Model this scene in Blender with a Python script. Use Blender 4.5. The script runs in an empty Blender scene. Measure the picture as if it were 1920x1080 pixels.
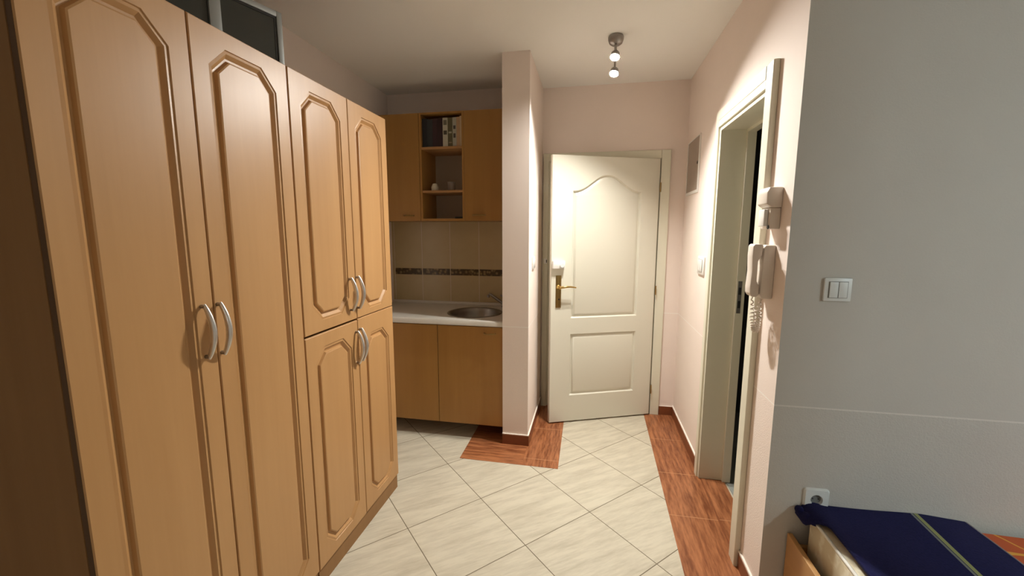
import bpy, bmesh, math, random
from mathutils import Vector, Matrix
from mathutils.geometry import tessellate_polygon
random.seed(4)
PI = math.pi
S = bpy.context.scene
COL = S.collection

# ------------------------------------------------------------------ camera
def set_camera():
    yaw, pitch, roll = 0.1882, -0.1351, 0.0015
    cy, sy = math.cos(yaw), math.sin(yaw)
    f = Vector((-sy * math.cos(pitch), cy * math.cos(pitch), math.sin(pitch)))
    r = Vector((cy, sy, 0)); u = r.cross(f)
    r2 = math.cos(roll) * r + math.sin(roll) * u
    u2 = -math.sin(roll) * r + math.cos(roll) * u
    cam = bpy.data.cameras.new('camera'); o = bpy.data.objects.new('camera', cam)
    COL.objects.link(o)
    M = Matrix((r2, u2, -f)).transposed().to_4x4()
    M.translation = Vector((-0.6777, -3.3813, 1.4701))
    o.matrix_world = M
    cam.sensor_width = 36; cam.lens = 780.59 / 1920 * 36
    cam.clip_start = 0.02
    S.camera = o
set_camera()

# ------------------------------------------------------------------ light and exposure
S.view_settings.view_transform = 'Standard'
S.view_settings.look = 'None'
S.view_settings.gamma = 1
S.view_settings.use_curve_mapping = False
S.view_settings.exposure = 0.0
W = bpy.data.worlds.new('world'); S.world = W; W.use_nodes = True
W.node_tree.nodes['Background'].inputs[0].default_value = (0.6, 0.7, 0.8, 1)
W.node_tree.nodes['Background'].inputs[1].default_value = 0.02
BULB_POWER = 8000.0          # emission strength of the corridor spot bulbs
BULB_COLOR = (1.0, 0.99, 0.93)
ROOM_POWER = 540.0          # emission strength of the unseen lamp added to light the room
ROOM_COLOR = (0.84, 1.0, 1.06)

# ------------------------------------------------------------------ dimensions
H = 2.566                   # ceiling
XC0, XC1, YC = -1.2535, -1.0775, -0.699     # column
YG = -1.7593                # bedside wall
XW = -1.74                  # wardrobe door faces
XL = -2.345                 # left wall
YK = -0.07                  # kitchenette back wall
XR, YB = 3.2, -5.6          # far ends of the room behind the camera
ZR = 0.836                  # paint line on the walls

# ------------------------------------------------------------------ materials
def new_mat(name):
    m = bpy.data.materials.new(name); m.use_nodes = True
    nt = m.node_tree
    return m, nt, nt.nodes['Principled BSDF']
def nd(nt, typ, **kw):
    n = nt.nodes.new(typ)
    for k, v in kw.items(): setattr(n, k, v)
    return n
def math_node(nt, op, a, b=None, c=None):
    n = nt.nodes.new('ShaderNodeMath'); n.operation = op
    for i, v in enumerate((a, b, c)):
        if v is None: continue
        if isinstance(v, (int, float)): n.inputs[i].default_value = v
        else: nt.links.new(v, n.inputs[i])
    return n.outputs[0]
def mix_col(nt, fac, a, b):
    n = nt.nodes.new('ShaderNodeMix'); n.data_type = 'RGBA'
    for sock, v in ((n.inputs[0], fac), (n.inputs[6], a), (n.inputs[7], b)):
        if isinstance(v, (int, float)): sock.default_value = v
        elif isinstance(v, tuple): sock.default_value = (*v, 1)
        else: nt.links.new(v, sock)
    return n.outputs[2]
def coords(nt, scale=(1, 1, 1), rot=(0, 0, 0), kind='Object'):
    tc = nd(nt, 'ShaderNodeTexCoord'); mp = nd(nt, 'ShaderNodeMapping')
    mp.inputs['Scale'].default_value = scale; mp.inputs['Rotation'].default_value = rot
    nt.links.new(tc.outputs[kind], mp.inputs['Vector'])
    return mp.outputs[0]
def noise(nt, vec, scale, detail=3, rough=0.5):
    n = nd(nt, 'ShaderNodeTexNoise')
    n.inputs['Scale'].default_value = scale; n.inputs['Detail'].default_value = detail
    n.inputs['Roughness'].default_value = rough
    nt.links.new(vec, n.inputs['Vector'])
    return n.outputs['Fac']
def ramp(nt, fac, lo, hi):
    n = nd(nt, 'ShaderNodeMapRange'); n.inputs['From Min'].default_value = lo; n.inputs['From Max'].default_value = hi
    nt.links.new(fac, n.inputs['Value'])
    return n.outputs[0]
def bump(nt, bsdf, height, strength, dist=0.002):
    b = nd(nt, 'ShaderNodeBump'); b.inputs['Strength'].default_value = strength; b.inputs['Distance'].default_value = dist
    nt.links.new(height, b.inputs['Height']); nt.links.new(b.outputs[0], bsdf.inputs['Normal'])

def plain(name, col, rough=0.5, metal=0.0, var=0.04, nscale=30, bumps=0.0):
    m, nt, b = new_mat(name)
    f = noise(nt, coords(nt), nscale)
    lo = tuple(c * (1 - var) for c in col); hi = tuple(min(1, c * (1 + var)) for c in col)
    nt.links.new(mix_col(nt, f, lo, hi), b.inputs['Base Color'])
    b.inputs['Roughness'].default_value = rough; b.inputs['Metallic'].default_value = metal
    if bumps: bump(nt, b, noise(nt, coords(nt), nscale * 8), bumps)
    return m

def wood(name, c1, c2, rough=0.4, axis='z', grain=1.0, spec=0.5):
    m, nt, b = new_mat(name)
    sc = {'z': (1, 1, 0.06), 'x': (0.06, 1, 1), 'y': (1, 0.06, 1)}[axis]
    v = coords(nt, sc)
    f1 = noise(nt, v, 14 * grain, 4, 0.6); f2 = noise(nt, v, 90 * grain, 3, 0.6)
    f3 = noise(nt, coords(nt, tuple(0.35 if s == 1 else 0.12 for s in sc)), 8, 2)
    f = math_node(nt, 'ADD', math_node(nt, 'MULTIPLY', f1, 0.5), math_node(nt, 'ADD', math_node(nt, 'MULTIPLY', f2, 0.12), math_node(nt, 'MULTIPLY', f3, 0.3)))
    nt.links.new(mix_col(nt, ramp(nt, f, 0.34, 0.66), c1, c2), b.inputs['Base Color'])
    b.inputs['Roughness'].default_value = rough
    b.inputs['Specular IOR Level'].default_value = spec
    bump(nt, b, f2, 0.04, 0.0005)
    return m

def wall_paint(name, col, line, rough=0.75):
    """Painted plaster: fine grain, coarser below the painted line at dado height."""
    m, nt, b = new_mat(name)
    g = nd(nt, 'ShaderNodeNewGeometry'); sp = nd(nt, 'ShaderNodeSeparateXYZ')
    nt.links.new(g.outputs['Position'], sp.inputs[0])
    z = sp.outputs['Z']
    below = math_node(nt, 'LESS_THAN', z, ZR)
    on = math_node(nt, 'LESS_THAN', math_node(nt, 'ABSOLUTE', math_node(nt, 'SUBTRACT', z, ZR)), 0.0028)
    f = noise(nt, g.outputs['Position'], 5, 4)
    base = mix_col(nt, f, tuple(c * 0.965 for c in col), tuple(min(1, c * 1.03) for c in col))
    n1 = noise(nt, g.outputs['Position'], 190, 3, 0.6)
    base = mix_col(nt, math_node(nt, 'MULTIPLY', ramp(nt, n1, 0.5, 0.75), math_node(nt, 'ADD', math_node(nt, 'MULTIPLY', below, 0.12), 0.05)), base, tuple(c * 0.8 for c in col))
    nt.links.new(mix_col(nt, on, base, line), b.inputs['Base Color'])
    b.inputs['Roughness'].default_value = rough
    b.inputs['Specular IOR Level'].default_value = 0.3
    bu = nd(nt, 'ShaderNodeBump'); bu.inputs['Distance'].default_value = 0.004
    nt.links.new(math_node(nt, 'ADD', math_node(nt, 'MULTIPLY', below, 0.26), 0.10), bu.inputs['Strength'])
    nt.links.new(n1, bu.inputs['Height']); nt.links.new(bu.outputs[0], b.inputs['Normal'])
    return m

def floor_tiles(name):
    m, nt, b = new_mat(name)
    g = nd(nt, 'ShaderNodeNewGeometry'); sp = nd(nt, 'ShaderNodeSeparateXYZ')
    nt.links.new(g.outputs['Position'], sp.inputs[0])
    x, y = sp.outputs[0], sp.outputs[1]
    k = 1 / (math.sqrt(2) * 0.42)
    a = math_node(nt, 'ADD', math_node(nt, 'MULTIPLY', math_node(nt, 'ADD', x, y), k), 0.314)
    c = math_node(nt, 'ADD', math_node(nt, 'MULTIPLY', math_node(nt, 'SUBTRACT', y, x), k), 0.1206)
    def dist(v):
        fr = math_node(nt, 'FRACT', v)
        return math_node(nt, 'SUBTRACT', 0.5, math_node(nt, 'ABSOLUTE', math_node(nt, 'SUBTRACT', fr, 0.5)))
    d = math_node(nt, 'MINIMUM', dist(a), dist(c))
    grout = math_node(nt, 'LESS_THAN', d, 0.0046)
    mp = nd(nt, 'ShaderNodeMapping'); mp.vector_type = 'TEXTURE'
    mp.inputs['Rotation'].default_value = (0, 0, PI * 0.20); mp.inputs['Scale'].default_value = (6, 1, 1)
    nt.links.new(g.outputs['Position'], mp.inputs[0])
    # every tile has its own piece of the streaked print
    fl = nd(nt, 'ShaderNodeCombineXYZ')
    nt.links.new(math_node(nt, 'MULTIPLY', math_node(nt, 'FLOOR', a), 3.7), fl.inputs[0])
    nt.links.new(math_node(nt, 'MULTIPLY', math_node(nt, 'FLOOR', c), 5.3), fl.inputs[1])
    ad = nd(nt, 'ShaderNodeVectorMath'); ad.operation = 'ADD'
    nt.links.new(mp.outputs[0], ad.inputs[0]); nt.links.new(fl.outputs[0], ad.inputs[1])
    f = noise(nt, ad.outputs[0], 22, 6, 0.62)
    f2 = noise(nt, ad.outputs[0], 90, 3, 0.6)
    ff = math_node(nt, 'ADD', math_node(nt, 'MULTIPLY', f, 0.75), math_node(nt, 'MULTIPLY', f2, 0.25))
    t = mix_col(nt, ramp(nt, ff, 0.36, 0.58), (0.43, 0.38, 0.29), (0.56, 0.505, 0.395))
    nt.links.new(mix_col(nt, grout, t, (0.13, 0.10, 0.06)), b.inputs['Base Color'])
    nt.links.new(math_node(nt, 'ADD', math_node(nt, 'MULTIPLY', grout, 0.4), 0.32), b.inputs['Roughness'])
    b.inputs['Specular IOR Level'].default_value = 0.35
    bump(nt, b, math_node(nt, 'MINIMUM', math_node(nt, 'MULTIPLY', d, 90), 1.0), 0.4, 0.001)
    return m

def brown_tile(name, axis, joints=()):
    m, nt, b = new_mat(name)
    g = nd(nt, 'ShaderNodeNewGeometry'); sp = nd(nt, 'ShaderNodeSeparateXYZ')
    nt.links.new(g.outputs['Position'], sp.inputs[0])
    mp = nd(nt, 'ShaderNodeMapping')
    mp.inputs['Scale'].default_value = (0.12, 1, 1) if axis == 'x' else (1, 0.12, 1)
    nt.links.new(g.outputs['Position'], mp.inputs[0])
    f = noise(nt, mp.outputs[0], 55, 5, 0.65); f2 = noise(nt, mp.outputs[0], 16, 2)
    ff = math_node(nt, 'ADD', math_node(nt, 'MULTIPLY', f, 0.7), math_node(nt, 'MULTIPLY', f2, 0.3))
    col = mix_col(nt, ramp(nt, ff, 0.38, 0.62), (0.165, 0.050, 0.018), (0.40, 0.155, 0.064))
    for j in joints:
        on = math_node(nt, 'LESS_THAN', math_node(nt, 'ABSOLUTE', math_node(nt, 'SUBTRACT', sp.outputs[0 if axis == 'x' else 1], j)), 0.0016)
        col = mix_col(nt, on, col, (0.5, 0.26, 0.13))
    nt.links.new(col, b.inputs['Base Color'])
    b.inputs['Roughness'].default_value = 0.33
    b.inputs['Specular IOR Level'].default_value = 0.35
    bump(nt, b, f, 0.06, 0.001)
    return m

def kitchen_tiles(name):
    m, nt, b = new_mat(name)
    g = nd(nt, 'ShaderNodeNewGeometry'); sp = nd(nt, 'ShaderNodeSeparateXYZ')
    nt.links.new(g.outputs['Position'], sp.inputs[0])
    fr = math_node(nt, 'FRACT', math_node(nt, 'DIVIDE', math_node(nt, 'ADD', sp.outputs[0], 2.077 + 2.475), 0.2475))
    d = math_node(nt, 'SUBTRACT', 0.5, math_node(nt, 'ABSOLUTE', math_node(nt, 'SUBTRACT', fr, 0.5)))
    gr = math_node(nt, 'LESS_THAN', d, 0.008)
    f = noise(nt, g.outputs['Position'], 9, 4)
    t = mix_col(nt, f, (0.47, 0.365, 0.20), (0.54, 0.42, 0.24))
    nt.links.new(mix_col(nt, gr, t, (0.66, 0.56, 0.42)), b.inputs['Base Color'])
    b.inputs['Roughness'].default_value = 0.25
    return m

def emission(name, col, strength):
    m, nt, b = new_mat(name)
    b.inputs['Base Color'].default_value = (*col, 1)
    b.inputs['Emission Color'].default_value = (*col, 1)
    b.inputs['Emission Strength'].default_value = strength
    return m

M = {}
M['paint'] = wall_paint('pink_wall_paint', (0.85, 0.735, 0.665), (0.90, 0.84, 0.78))
M['paint_grey'] = wall_paint('grey_wall_paint', (0.56, 0.53, 0.485), (0.69, 0.65, 0.60))
M['ceiling'] = plain('ceiling_paint', (0.88, 0.86, 0.82), 0.8, var=0.02, nscale=3)
M['floor'] = floor_tiles('cream_floor_tiles')
M['tile_y'] = brown_tile('brown_tile_along_corridor', 'y', (-0.86, -1.26, -0.43))
M['tile_x'] = brown_tile('brown_tile_across', 'x')
M['skirt'] = plain('brown_skirting_tile', (0.20, 0.062, 0.024), 0.3, var=0.25, nscale=25)
M['bead'] = plain('white_tile_edge', (0.82, 0.74, 0.66), 0.4)
M['beech'] = wood('beech_foil', (0.425, 0.226, 0.087), (0.50, 0.277, 0.113), 0.40, spec=.45)
M['carcass'] = wood('beech_board', (0.25, 0.127, 0.048), (0.30, 0.16, 0.063), 0.6, spec=.3)
M['kitchen'] = wood('kitchen_beech', (0.345, 0.165, 0.037), (0.41, 0.21, 0.050), 0.45, grain=0.8)
M['shelf'] = wood('shelf_beech', (0.40, 0.205, 0.075), (0.50, 0.27, 0.105), 0.5, 'x')
M['bedwood'] = wood('bed_beech', (0.46, 0.24, 0.09), (0.56, 0.31, 0.12), 0.45, 'y')
M['door'] = plain('cream_door_paint', (0.70, 0.67, 0.565), 0.32, var=0.015, nscale=4)
M['frame'] = plain('cream_frame_laminate', (0.72, 0.69, 0.56), 0.35, var=0.015, nscale=4)
M['white'] = plain('white_plastic', (0.80, 0.78, 0.74), 0.3, var=0.01)
M['whitegrey'] = plain('cool_white_plastic', (0.74, 0.76, 0.75), 0.3, var=0.01)
M['offwhite'] = plain('off_white_plastic', (0.74, 0.66, 0.58), 0.35, var=0.01)
M['dark'] = plain('dark_gap', (0.012, 0.010, 0.008), 0.7)
M['black'] = plain('black_plastic', (0.015, 0.014, 0.014), 0.4)
M['steel'] = plain('brushed_steel', (0.30, 0.28, 0.25), 0.38, 1.0)
M['handle'] = plain('satin_metal', (0.70, 0.68, 0.66), 0.32, 1.0, var=0.02)
M['brass'] = plain('polished_brass', (0.62, 0.42, 0.16), 0.22, 1.0, var=0.06)
M['brassdark'] = plain('aged_brass', (0.33, 0.22, 0.085), 0.28, 1.0, var=0.15)
M['nickel'] = plain('dull_nickel', (0.33, 0.31, 0.29), 0.35, 1.0)
M['aluminium'] = plain('grey_aluminium', (0.30, 0.305, 0.29), 0.5, 0.3)
M['worktop'] = plain('pale_worktop', (0.66, 0.62, 0.55), 0.35, var=0.06, nscale=60)
M['ktile'] = kitchen_tiles('beige_wall_tiles')
M['vent'] = plain('grey_brown_panel', (0.30, 0.235, 0.185), 0.35, var=0.18, nscale=9)
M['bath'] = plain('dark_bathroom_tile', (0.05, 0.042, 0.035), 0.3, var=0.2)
M['bathfloor'] = plain('grey_bathroom_floor_tile', (0.30, 0.31, 0.28), 0.3)
M['bulb'] = emission('lit_bulb_glass', BULB_COLOR, BULB_POWER)
M['globe'] = emission('added_room_glow', ROOM_COLOR, ROOM_POWER)

# ------------------------------------------------------------------ mesh helpers
def add_box(bm, x0, x1, y0, y1, z0, z1, bev=0.0, seg=2):
    t = bmesh.new()
    bmesh.ops.create_cube(t, size=1)
    for v in t.verts:
        v.co = Vector(((x0 + x1) / 2 + v.co.x * abs(x1 - x0), (y0 + y1) / 2 + v.co.y * abs(y1 - y0), (z0 + z1) / 2 + v.co.z * abs(z1 - z0)))
    if bev: bmesh.ops.bevel(t, geom=t.edges[:], offset=bev, segments=seg, affect='EDGES', profile=0.5)
    merge(bm, t)
def merge(bm, t):
    me = bpy.data.meshes.new('tmp'); t.to_mesh(me); t.free(); bm.from_mesh(me); bpy.data.meshes.remove(me)
def add_prism(bm, pts, d0, d1, plane='xy', bev=0.0):
    """Extrude a polygon: plane xy -> along z, xz -> along y, yz -> along x."""
    def P(a, b, d): return {'xy': (a, b, d), 'xz': (a, d, b), 'yz': (d, a, b)}[plane]
    t = bmesh.new()
    lo = [t.verts.new(P(a, b, d0)) for a, b in pts]; hi = [t.verts.new(P(a, b, d1)) for a, b in pts]
    t.faces.new(lo); t.faces.new(hi)
    n = len(pts)
    for i in range(n): t.faces.new((lo[i], lo[(i + 1) % n], hi[(i + 1) % n], hi[i]))
    bmesh.ops.recalc_face_normals(t, faces=t.faces[:])
    if bev: bmesh.ops.bevel(t, geom=t.edges[:], offset=bev, segments=2, affect='EDGES', profile=0.5)
    merge(bm, t)
def add_tube(bm, pts, rad, seg=10, flat=None, up=None, caps=True):
    """Sweep an ellipse (rad, flat) along pts; rad may be a list."""
    t = bmesh.new(); rings = []
    pts = [Vector(p) for p in pts]
    for i, p in enumerate(pts):
        d = (pts[min(i + 1, len(pts) - 1)] - pts[max(i - 1, 0)]).normalized()
        u = Vector(up) if up else (Vector((0, 0, 1)) if abs(d.z) < 0.9 else Vector((1, 0, 0)))
        a = d.cross(u).normalized(); b = a.cross(d).normalized()
        r = rad[i] if isinstance(rad, (list, tuple)) else rad
        r2 = r if flat is None else r * flat
        rings.append([t.verts.new(p + a * r * math.cos(2 * PI * k / seg) + b * r2 * math.sin(2 * PI * k / seg)) for k in range(seg)])
    for A, B in zip(rings, rings[1:]):
        for k in range(seg): t.faces.new((A[k], A[(k + 1) % seg], B[(k + 1) % seg], B[k]))
    if caps: t.faces.new(rings[0]); t.faces.new(rings[-1])
    bmesh.ops.recalc_face_normals(t, faces=t.faces[:])
    merge(bm, t)
def add_lathe(bm, prof, loc, axis=(0, 0, 1), seg=32):
    """Revolve (radius, height) pairs about an axis through loc."""
    t = bmesh.new(); rings = []
    q = Vector((0, 0, 1)).rotation_difference(Vector(axis)).to_matrix()
    for r, h in prof:
        if r < 1e-6: rings.append([t.verts.new(q @ Vector((0, 0, h)) + Vector(loc))])
        else: rings.append([t.verts.new(q @ Vector((r * math.cos(2 * PI * k / seg), r * math.sin(2 * PI * k / seg), h)) + Vector(loc)) for k in range(seg)])
    for A, B in zip(rings, rings[1:]):
        for k in range(seg):
            a, b = A[k % len(A)], A[(k + 1) % len(A)]; c, d = B[(k + 1) % len(B)], B[k % len(B)]
            vs = []
            for v in (a, b, c, d):
                if v not in vs: vs.append(v)
            if len(vs) > 2: t.faces.new(vs)
    bmesh.ops.recalc_face_normals(t, faces=t.faces[:])
    merge(bm, t)
def inset_poly(pts, d):
    """Inset a counter-clockwise polygon by d with mitred corners."""
    n = len(pts); out = []
    for i in range(n):
        p0, p1, p2 = Vector(pts[i - 1]), Vector(pts[i]), Vector(pts[(i + 1) % n])
        e1 = (p1 - p0).normalized(); e2 = (p2 - p1).normalized()
        n1 = Vector((-e1.y, e1.x)); n2 = Vector((-e2.y, e2.x))
        b = (n1 + n2); b = b / max(0.3, b.dot(n1)) if b.length > 1e-6 else n1
        out.append(tuple(p1 + b * d))
    return out
def add_moulded(bm, w, h, t, outlines, prof, fmap):
    """A slab w x h x t whose front face (d = 0) is routed with moulded panels.
    outlines: CCW polygons in (u, v); prof: [(inset, depth)]; fmap(u, v, d) -> 3-D point."""
    T = bmesh.new()
    V = lambda u, v, d: T.verts.new(fmap(u, v, d))
    cf = 0.0025
    F0 = [(cf, cf), (w - cf, cf), (w - cf, h - cf), (cf, h - cf)]; B0 = [(0, 0), (w, 0), (w, h), (0, h)]
    front = [V(a, b, 0) for a, b in F0]; mid = [V(a, b, -cf) for a, b in B0]; back = [V(a, b, -t) for a, b in B0]
    for A, B in ((front, mid), (mid, back)):
        for i in range(4): T.faces.new((A[i], A[(i + 1) % 4], B[(i + 1) % 4], B[i]))
    T.faces.new(back)
    loops2d = [F0] + outlines
    rims = [[V(a, b, 0) for a, b in o] for o in outlines]
    allv = list(front)
    for r in rims: allv += r
    tris = tessellate_polygon([[Vector((a, b, 0)) for a, b in lp] for lp in loops2d])
    for tr in tris:
        try: T.faces.new([allv[i] for i in tr])
        except ValueError: pass
    for o, rim in zip(outlines, rims):
        prev = rim
        for ins, dep in prof[1:]:
            cur = [V(a, b, dep) for a, b in inset_poly(o, ins)]
            for i in range(len(o)): T.faces.new((prev[i], prev[(i + 1) % len(o)], cur[(i + 1) % len(o)], cur[i]))
            prev = cur
        T.faces.new(prev)
    bmesh.ops.recalc_face_normals(T, faces=T.faces[:])
    merge(bm, T)

def obj(name, bm, mat, parent=None, smooth=None, loc=None):
    me = bpy.data.meshes.new(name); bm.to_mesh(me); bm.free()
    if loc is not None: me.transform(Matrix.Translation(-Vector(loc)))
    me.materials.append(mat)
    if smooth is not None:
        for p in me.polygons: p.use_smooth = True
        me.set_sharp_from_angle(angle=math.radians(smooth))
    o = bpy.data.objects.new(name, me); COL.objects.link(o)
    if loc is not None: o.location = loc
    if parent is not None:
        o.parent = parent
        o.matrix_parent_inverse = Matrix.Translation(-parent_loc(parent))
    return o
def parent_loc(p): return p.location.copy()
def tag(o, label, cat, group=None):
    o['label'] = label; o['category'] = cat; o['kind'] = 'thing'
    if group: o['group'] = group
    return o
def thing(name, label, cat, loc, group=None):
    o = bpy.data.objects.new(name, None); COL.objects.link(o); o.location = loc; o.empty_display_size = 0.05
    return tag(o, label, cat, group)
def struct(name, bm, mat, parent=None, label=None, smooth=None):
    o = obj(name, bm, mat, parent, smooth)
    if parent is None: o['kind'] = 'structure'
    if label: o['label'] = label
    return o
def box_obj(name, dims, mat, parent=None, bev=0.0, smooth=None):
    bm = bmesh.new(); add_box(bm, *dims, bev=bev); return obj(name, bm, mat, parent, smooth)
def B(*boxes, bev=0.0):
    bm = bmesh.new()
    for d in boxes: add_box(bm, *d, bev=bev)
    return bm

# ================================================================== THE SETTING
struct('floor', B((XL - .1, XR, YB, 0.0, -0.08, 0.0), (XC1 - .0, 0.0, 0.0, 1.5, -0.08, -0.0)), M['floor'], label='diagonal cream floor tiles')
struct('ceiling', B((XL - .1, XR, YB, 1.5, H, H + .1)), M['ceiling'], label='plain pale ceiling')
struct('wall_left', B((XL - .1, XL, YB, 0.15, 0, H)), M['paint'], label='wall behind and above the wardrobes')
struct('wall_kitchenette', B((XL, XC0, YK, 0.15, 0, H)), M['paint'], label='back wall of the kitchenette')
struct('wall_column', B((XC0, XC1, YC, 0.15, 0, H)), M['paint'], label='pink wall stub beside the kitchenette')
struct('wall_end', B((XC1, -1.03, 0, 0.15, 0, H), (-1.03, -0.18, 0, 0.15, 2.018, H), (-0.18, 0.0, 0, 0.15, 0, H)), M['paint'], label='pink end wall around the cream panelled door')
struct('wall_right', B((0, .15, -0.868, 0.15, 0, H), (0, .15, -1.492, -0.868, 2.03, H), (0, .15, YG, -1.492, 0, H)), M['paint'], label='pink corridor wall with the bathroom doorway')
bm = bmesh.new(); add_prism(bm, [(0, YG - .0015), (XR, YG - .0015), (XR, -1.6), (.1505, -1.6), (.1505, YG), (0, YG)], 0, H)
struct('wall_bedside', bm, M['paint_grey'], label='grey wall behind the bed')
struct('wall_room_right', B((XR, XR + .1, YB, -1.6, 0, H)), M['paint_grey'])
struct('wall_room_rear', B((XL - .1, XR + .1, YB - .1, YB, 0, H)), M['paint_grey'])
struct('wall_added_light_block', B((XL, 1.66, -3.64, -3.56, 0, H)), M['paint_grey'])  # unseen wall added behind the camera to keep room lamp light off the left side
# stairwell beyond the entrance door, bathroom beyond the side door
struct('wall_stairwell', B((-1.4, -1.3, .15, 1.5, 0, H), (0.1, 0.2, .15, 1.5, 0, H), (-1.4, 0.2, 1.5, 1.6, 0, H)), M['paint'])
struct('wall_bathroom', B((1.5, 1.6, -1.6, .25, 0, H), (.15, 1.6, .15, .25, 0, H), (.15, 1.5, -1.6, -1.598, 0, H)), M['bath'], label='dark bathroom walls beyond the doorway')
struct('floor_bathroom', B((.14, 1.5, -1.598, .15, 0.0, .004)), M['bathfloor'], label='grey bathroom floor tiles')

# brown tile borders laid flush with the floor
Z = 0.0015
bt = M['tile_y']
bm = bmesh.new(); add_prism(bm, [(-0.227, 0), (0.0, 0), (0, YG), (-.248, YG)], -.01, Z)
add_box(bm, -.248, .0, -2.4, YG, -.01, Z)
struct('trim_1', bm, bt, label='brown wood look tile border along the right wall')
bm = bmesh.new(); add_prism(bm, [(XC1, 0), (-.858, 0), (-.848, -.947), (XC1, -.945)], -.01, Z)
struct('trim_2', bm, bt, label='brown wood look tile border along the left corridor wall')
bm = bmesh.new(); add_prism(bm, [(-1.489, -.42), (XC0, -.42), (XC0, YC), (XC1, YC), (XC1, -.945), (-1.489, -.942)], -.01, Z)
struct('trim_3', bm, M['tile_x'], label='brown wood look tile border in front of the pink wall stub')
bm = B((0.004, .128, -1.49, -.87, -.01, .006))
struct('trim_4', bm, bt, label='brown tile threshold in the bathroom doorway')
struct('trim_5', B((-.002, .004, -1.49, -.87, -.01, .004)), M['skirt'], label='dark joint along the bathroom threshold')

# skirting of brown tile with a white upper edge
def skirting(name, boxes, beads):
    o = struct(name, B(*boxes), M['skirt'])
    struct('white_edge', B(*beads), M['bead'], o)
sk, st = 0.073, 0.009
skirting('baseboard_right', [(-st, 0, -0.823, 0, 0, sk), (-st, 0, YG, -1.566, 0, sk)], [(-st, 0, -0.823, 0, sk, sk + .010), (-st, 0, YG, -1.566, sk, sk + .010)])
skirting('baseboard_end', [(-0.112, -st, -st, 0, 0, sk)], [(-0.112, -st, -st, 0, sk, sk + .002)])
skirting('baseboard_column', [(XC0, XC1 + st, YC - st, YC, 0, sk), (XC1, XC1 + st, YC, -.02, 0, sk)], [(XC0, XC1 + st, YC - st, YC, sk, sk + .006), (XC1, XC1 + st, YC, -.02, sk, sk + .006)])

# ================================================================== ENTRANCE DOOR
fr = M['frame']
# frame: casings, lining and stop
e = struct('trim_6', B((-0.181, -0.1136, -.018, 0, 0, 2.075), bev=.003), fr, label='cream door frame on the end wall')
struct('left_casing', B((XC1 + .0095, -1.024, -.018, 0, 0, 2.075), bev=.003), fr, e)
struct('head_casing', B((-1.024, -0.181, -.018, 0, 2.012, 2.075), bev=.003), fr, e)
struct('lining', B((-1.024, -1.012, .0005, .15, 0, 2.018), (-0.196, -0.182, .0005, .15, 0, 2.018), (-1.012, -.196, .0005, .15, 2.004, 2.018)), fr, e)
o = struct('lock_keeper', B((-1.056, -1.030, -.030, -.018, 1.212, 1.252), bev=.002), M['white'], e)
struct('bolt_slot', B((-1.036, -1.0295, -.031, -.024, 1.220, 1.244)), M['black'], o)
struct('strike_plate', B((-1.027, -1.024, -.016, -.003, .95, 1.16)), M['brassdark'], e)

HX, HY = -0.190, -0.030
U = Vector((-0.9644 - HX, -0.3433 - HY, 0)); LW = U.length; U.normalize()
A0 = Vector((-0.9644, -0.3433, 0)); D = -U            # u runs from the free edge to the hinge
N = Vector((D.y, -D.x, 0))                            # outward normal, towards the viewer
if N.y > 0: N = -N
def leaf(u, v, d): return A0 + D * u + N * d + Vector((0, 0, .010 + v))
def arch(u0, u1, z0, zs, zp, n=28):
    pts = [(u0, z0), (u1, z0)]
    for i in range(n + 1):
        t = 1 - i / n
        s = 1 - abs(2 * t - 1)
        k = 0.5 - 0.5 * math.cos(PI * min(1, s * 1.04) ** 1.15)
        pts.append((u0 + (u1 - u0) * t, zs + (zp - zs) * k))
    return pts
dz = -.010
prof_d = [(0, 0), (.002, -.005), (.009, -.013), (.015, -.013), (.027, -.006), (.036, -.004)]
bm = bmesh.new()
add_moulded(bm, LW, 2.0, .040, [arch(.157, .692, .825 + dz, 1.762 + dz, 1.879 + dz), [(.157, .218 + dz), (.69, .218 + dz), (.69, .702 + dz), (.157, .702 + dz)]], prof_d, leaf)
door = obj('door_1', bm, M['door'], smooth=25)
door['kind'] = 'structure'; door['label'] = 'cream panelled entrance door standing ajar'
def leaf_box(name, u0, u1, v0, v1, d0, d1, mat, parent, bev=.002):
    bm = bmesh.new(); add_box(bm, u0, u1, v0, v1, d0, d1, bev=bev)
    for v in bm.verts: v.co = leaf(v.co.x, v.co.y - .010, v.co.z)
    bmesh.ops.recalc_face_normals(bm, faces=bm.faces[:])
    return obj(name, bm, mat, parent, 40)
lk = leaf_box('rim_lock', .006, .098, 1.200, 1.258, 0, .030, M['white'], door, .004)
bm = bmesh.new(); add_lathe(bm, [(0, .016), (.015, .016), (.018, .012), (.018, 0)], leaf(.072, 1.226 - .01, .030), N, 24); obj('turn_knob', bm, M['whitegrey'], lk, 40)
pl = leaf_box('lock_plate', .036, .078, .908, 1.150, 0, .006, M['brassdark'], door, .0025)
bm = bmesh.new(); add_tube(bm, [leaf(.060, .962, .006), leaf(.060, .962, .009)], .006, 12); obj('keyhole', bm, M['black'], pl)
bm = bmesh.new()
add_lathe(bm, [(0, .03), (.011, .03), (.013, .004), (.017, 0)], leaf(.058, 1.062 - .01, .006), N, 20)
pts = [leaf(.058 + s * .12, 1.062 - .01 + .010 * math.sin(s * 2.6) - .006 * s, .034 + .014 * math.sin(min(1, s * 3) * PI / 2)) for s in [i / 14 for i in range(15)]]
add_tube(bm, pts, [.010 - .005 * (i / 14) for i in range(15)], 12)
obj('door_handle', bm, M['brass'], door, 50)
bm = bmesh.new()
for zc in (.22, 1.02, 1.80): add_tube(bm, [(HX + .008, HY - .006, zc - .035), (HX + .008, HY - .006, zc + .035)], .005, 10)
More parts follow.
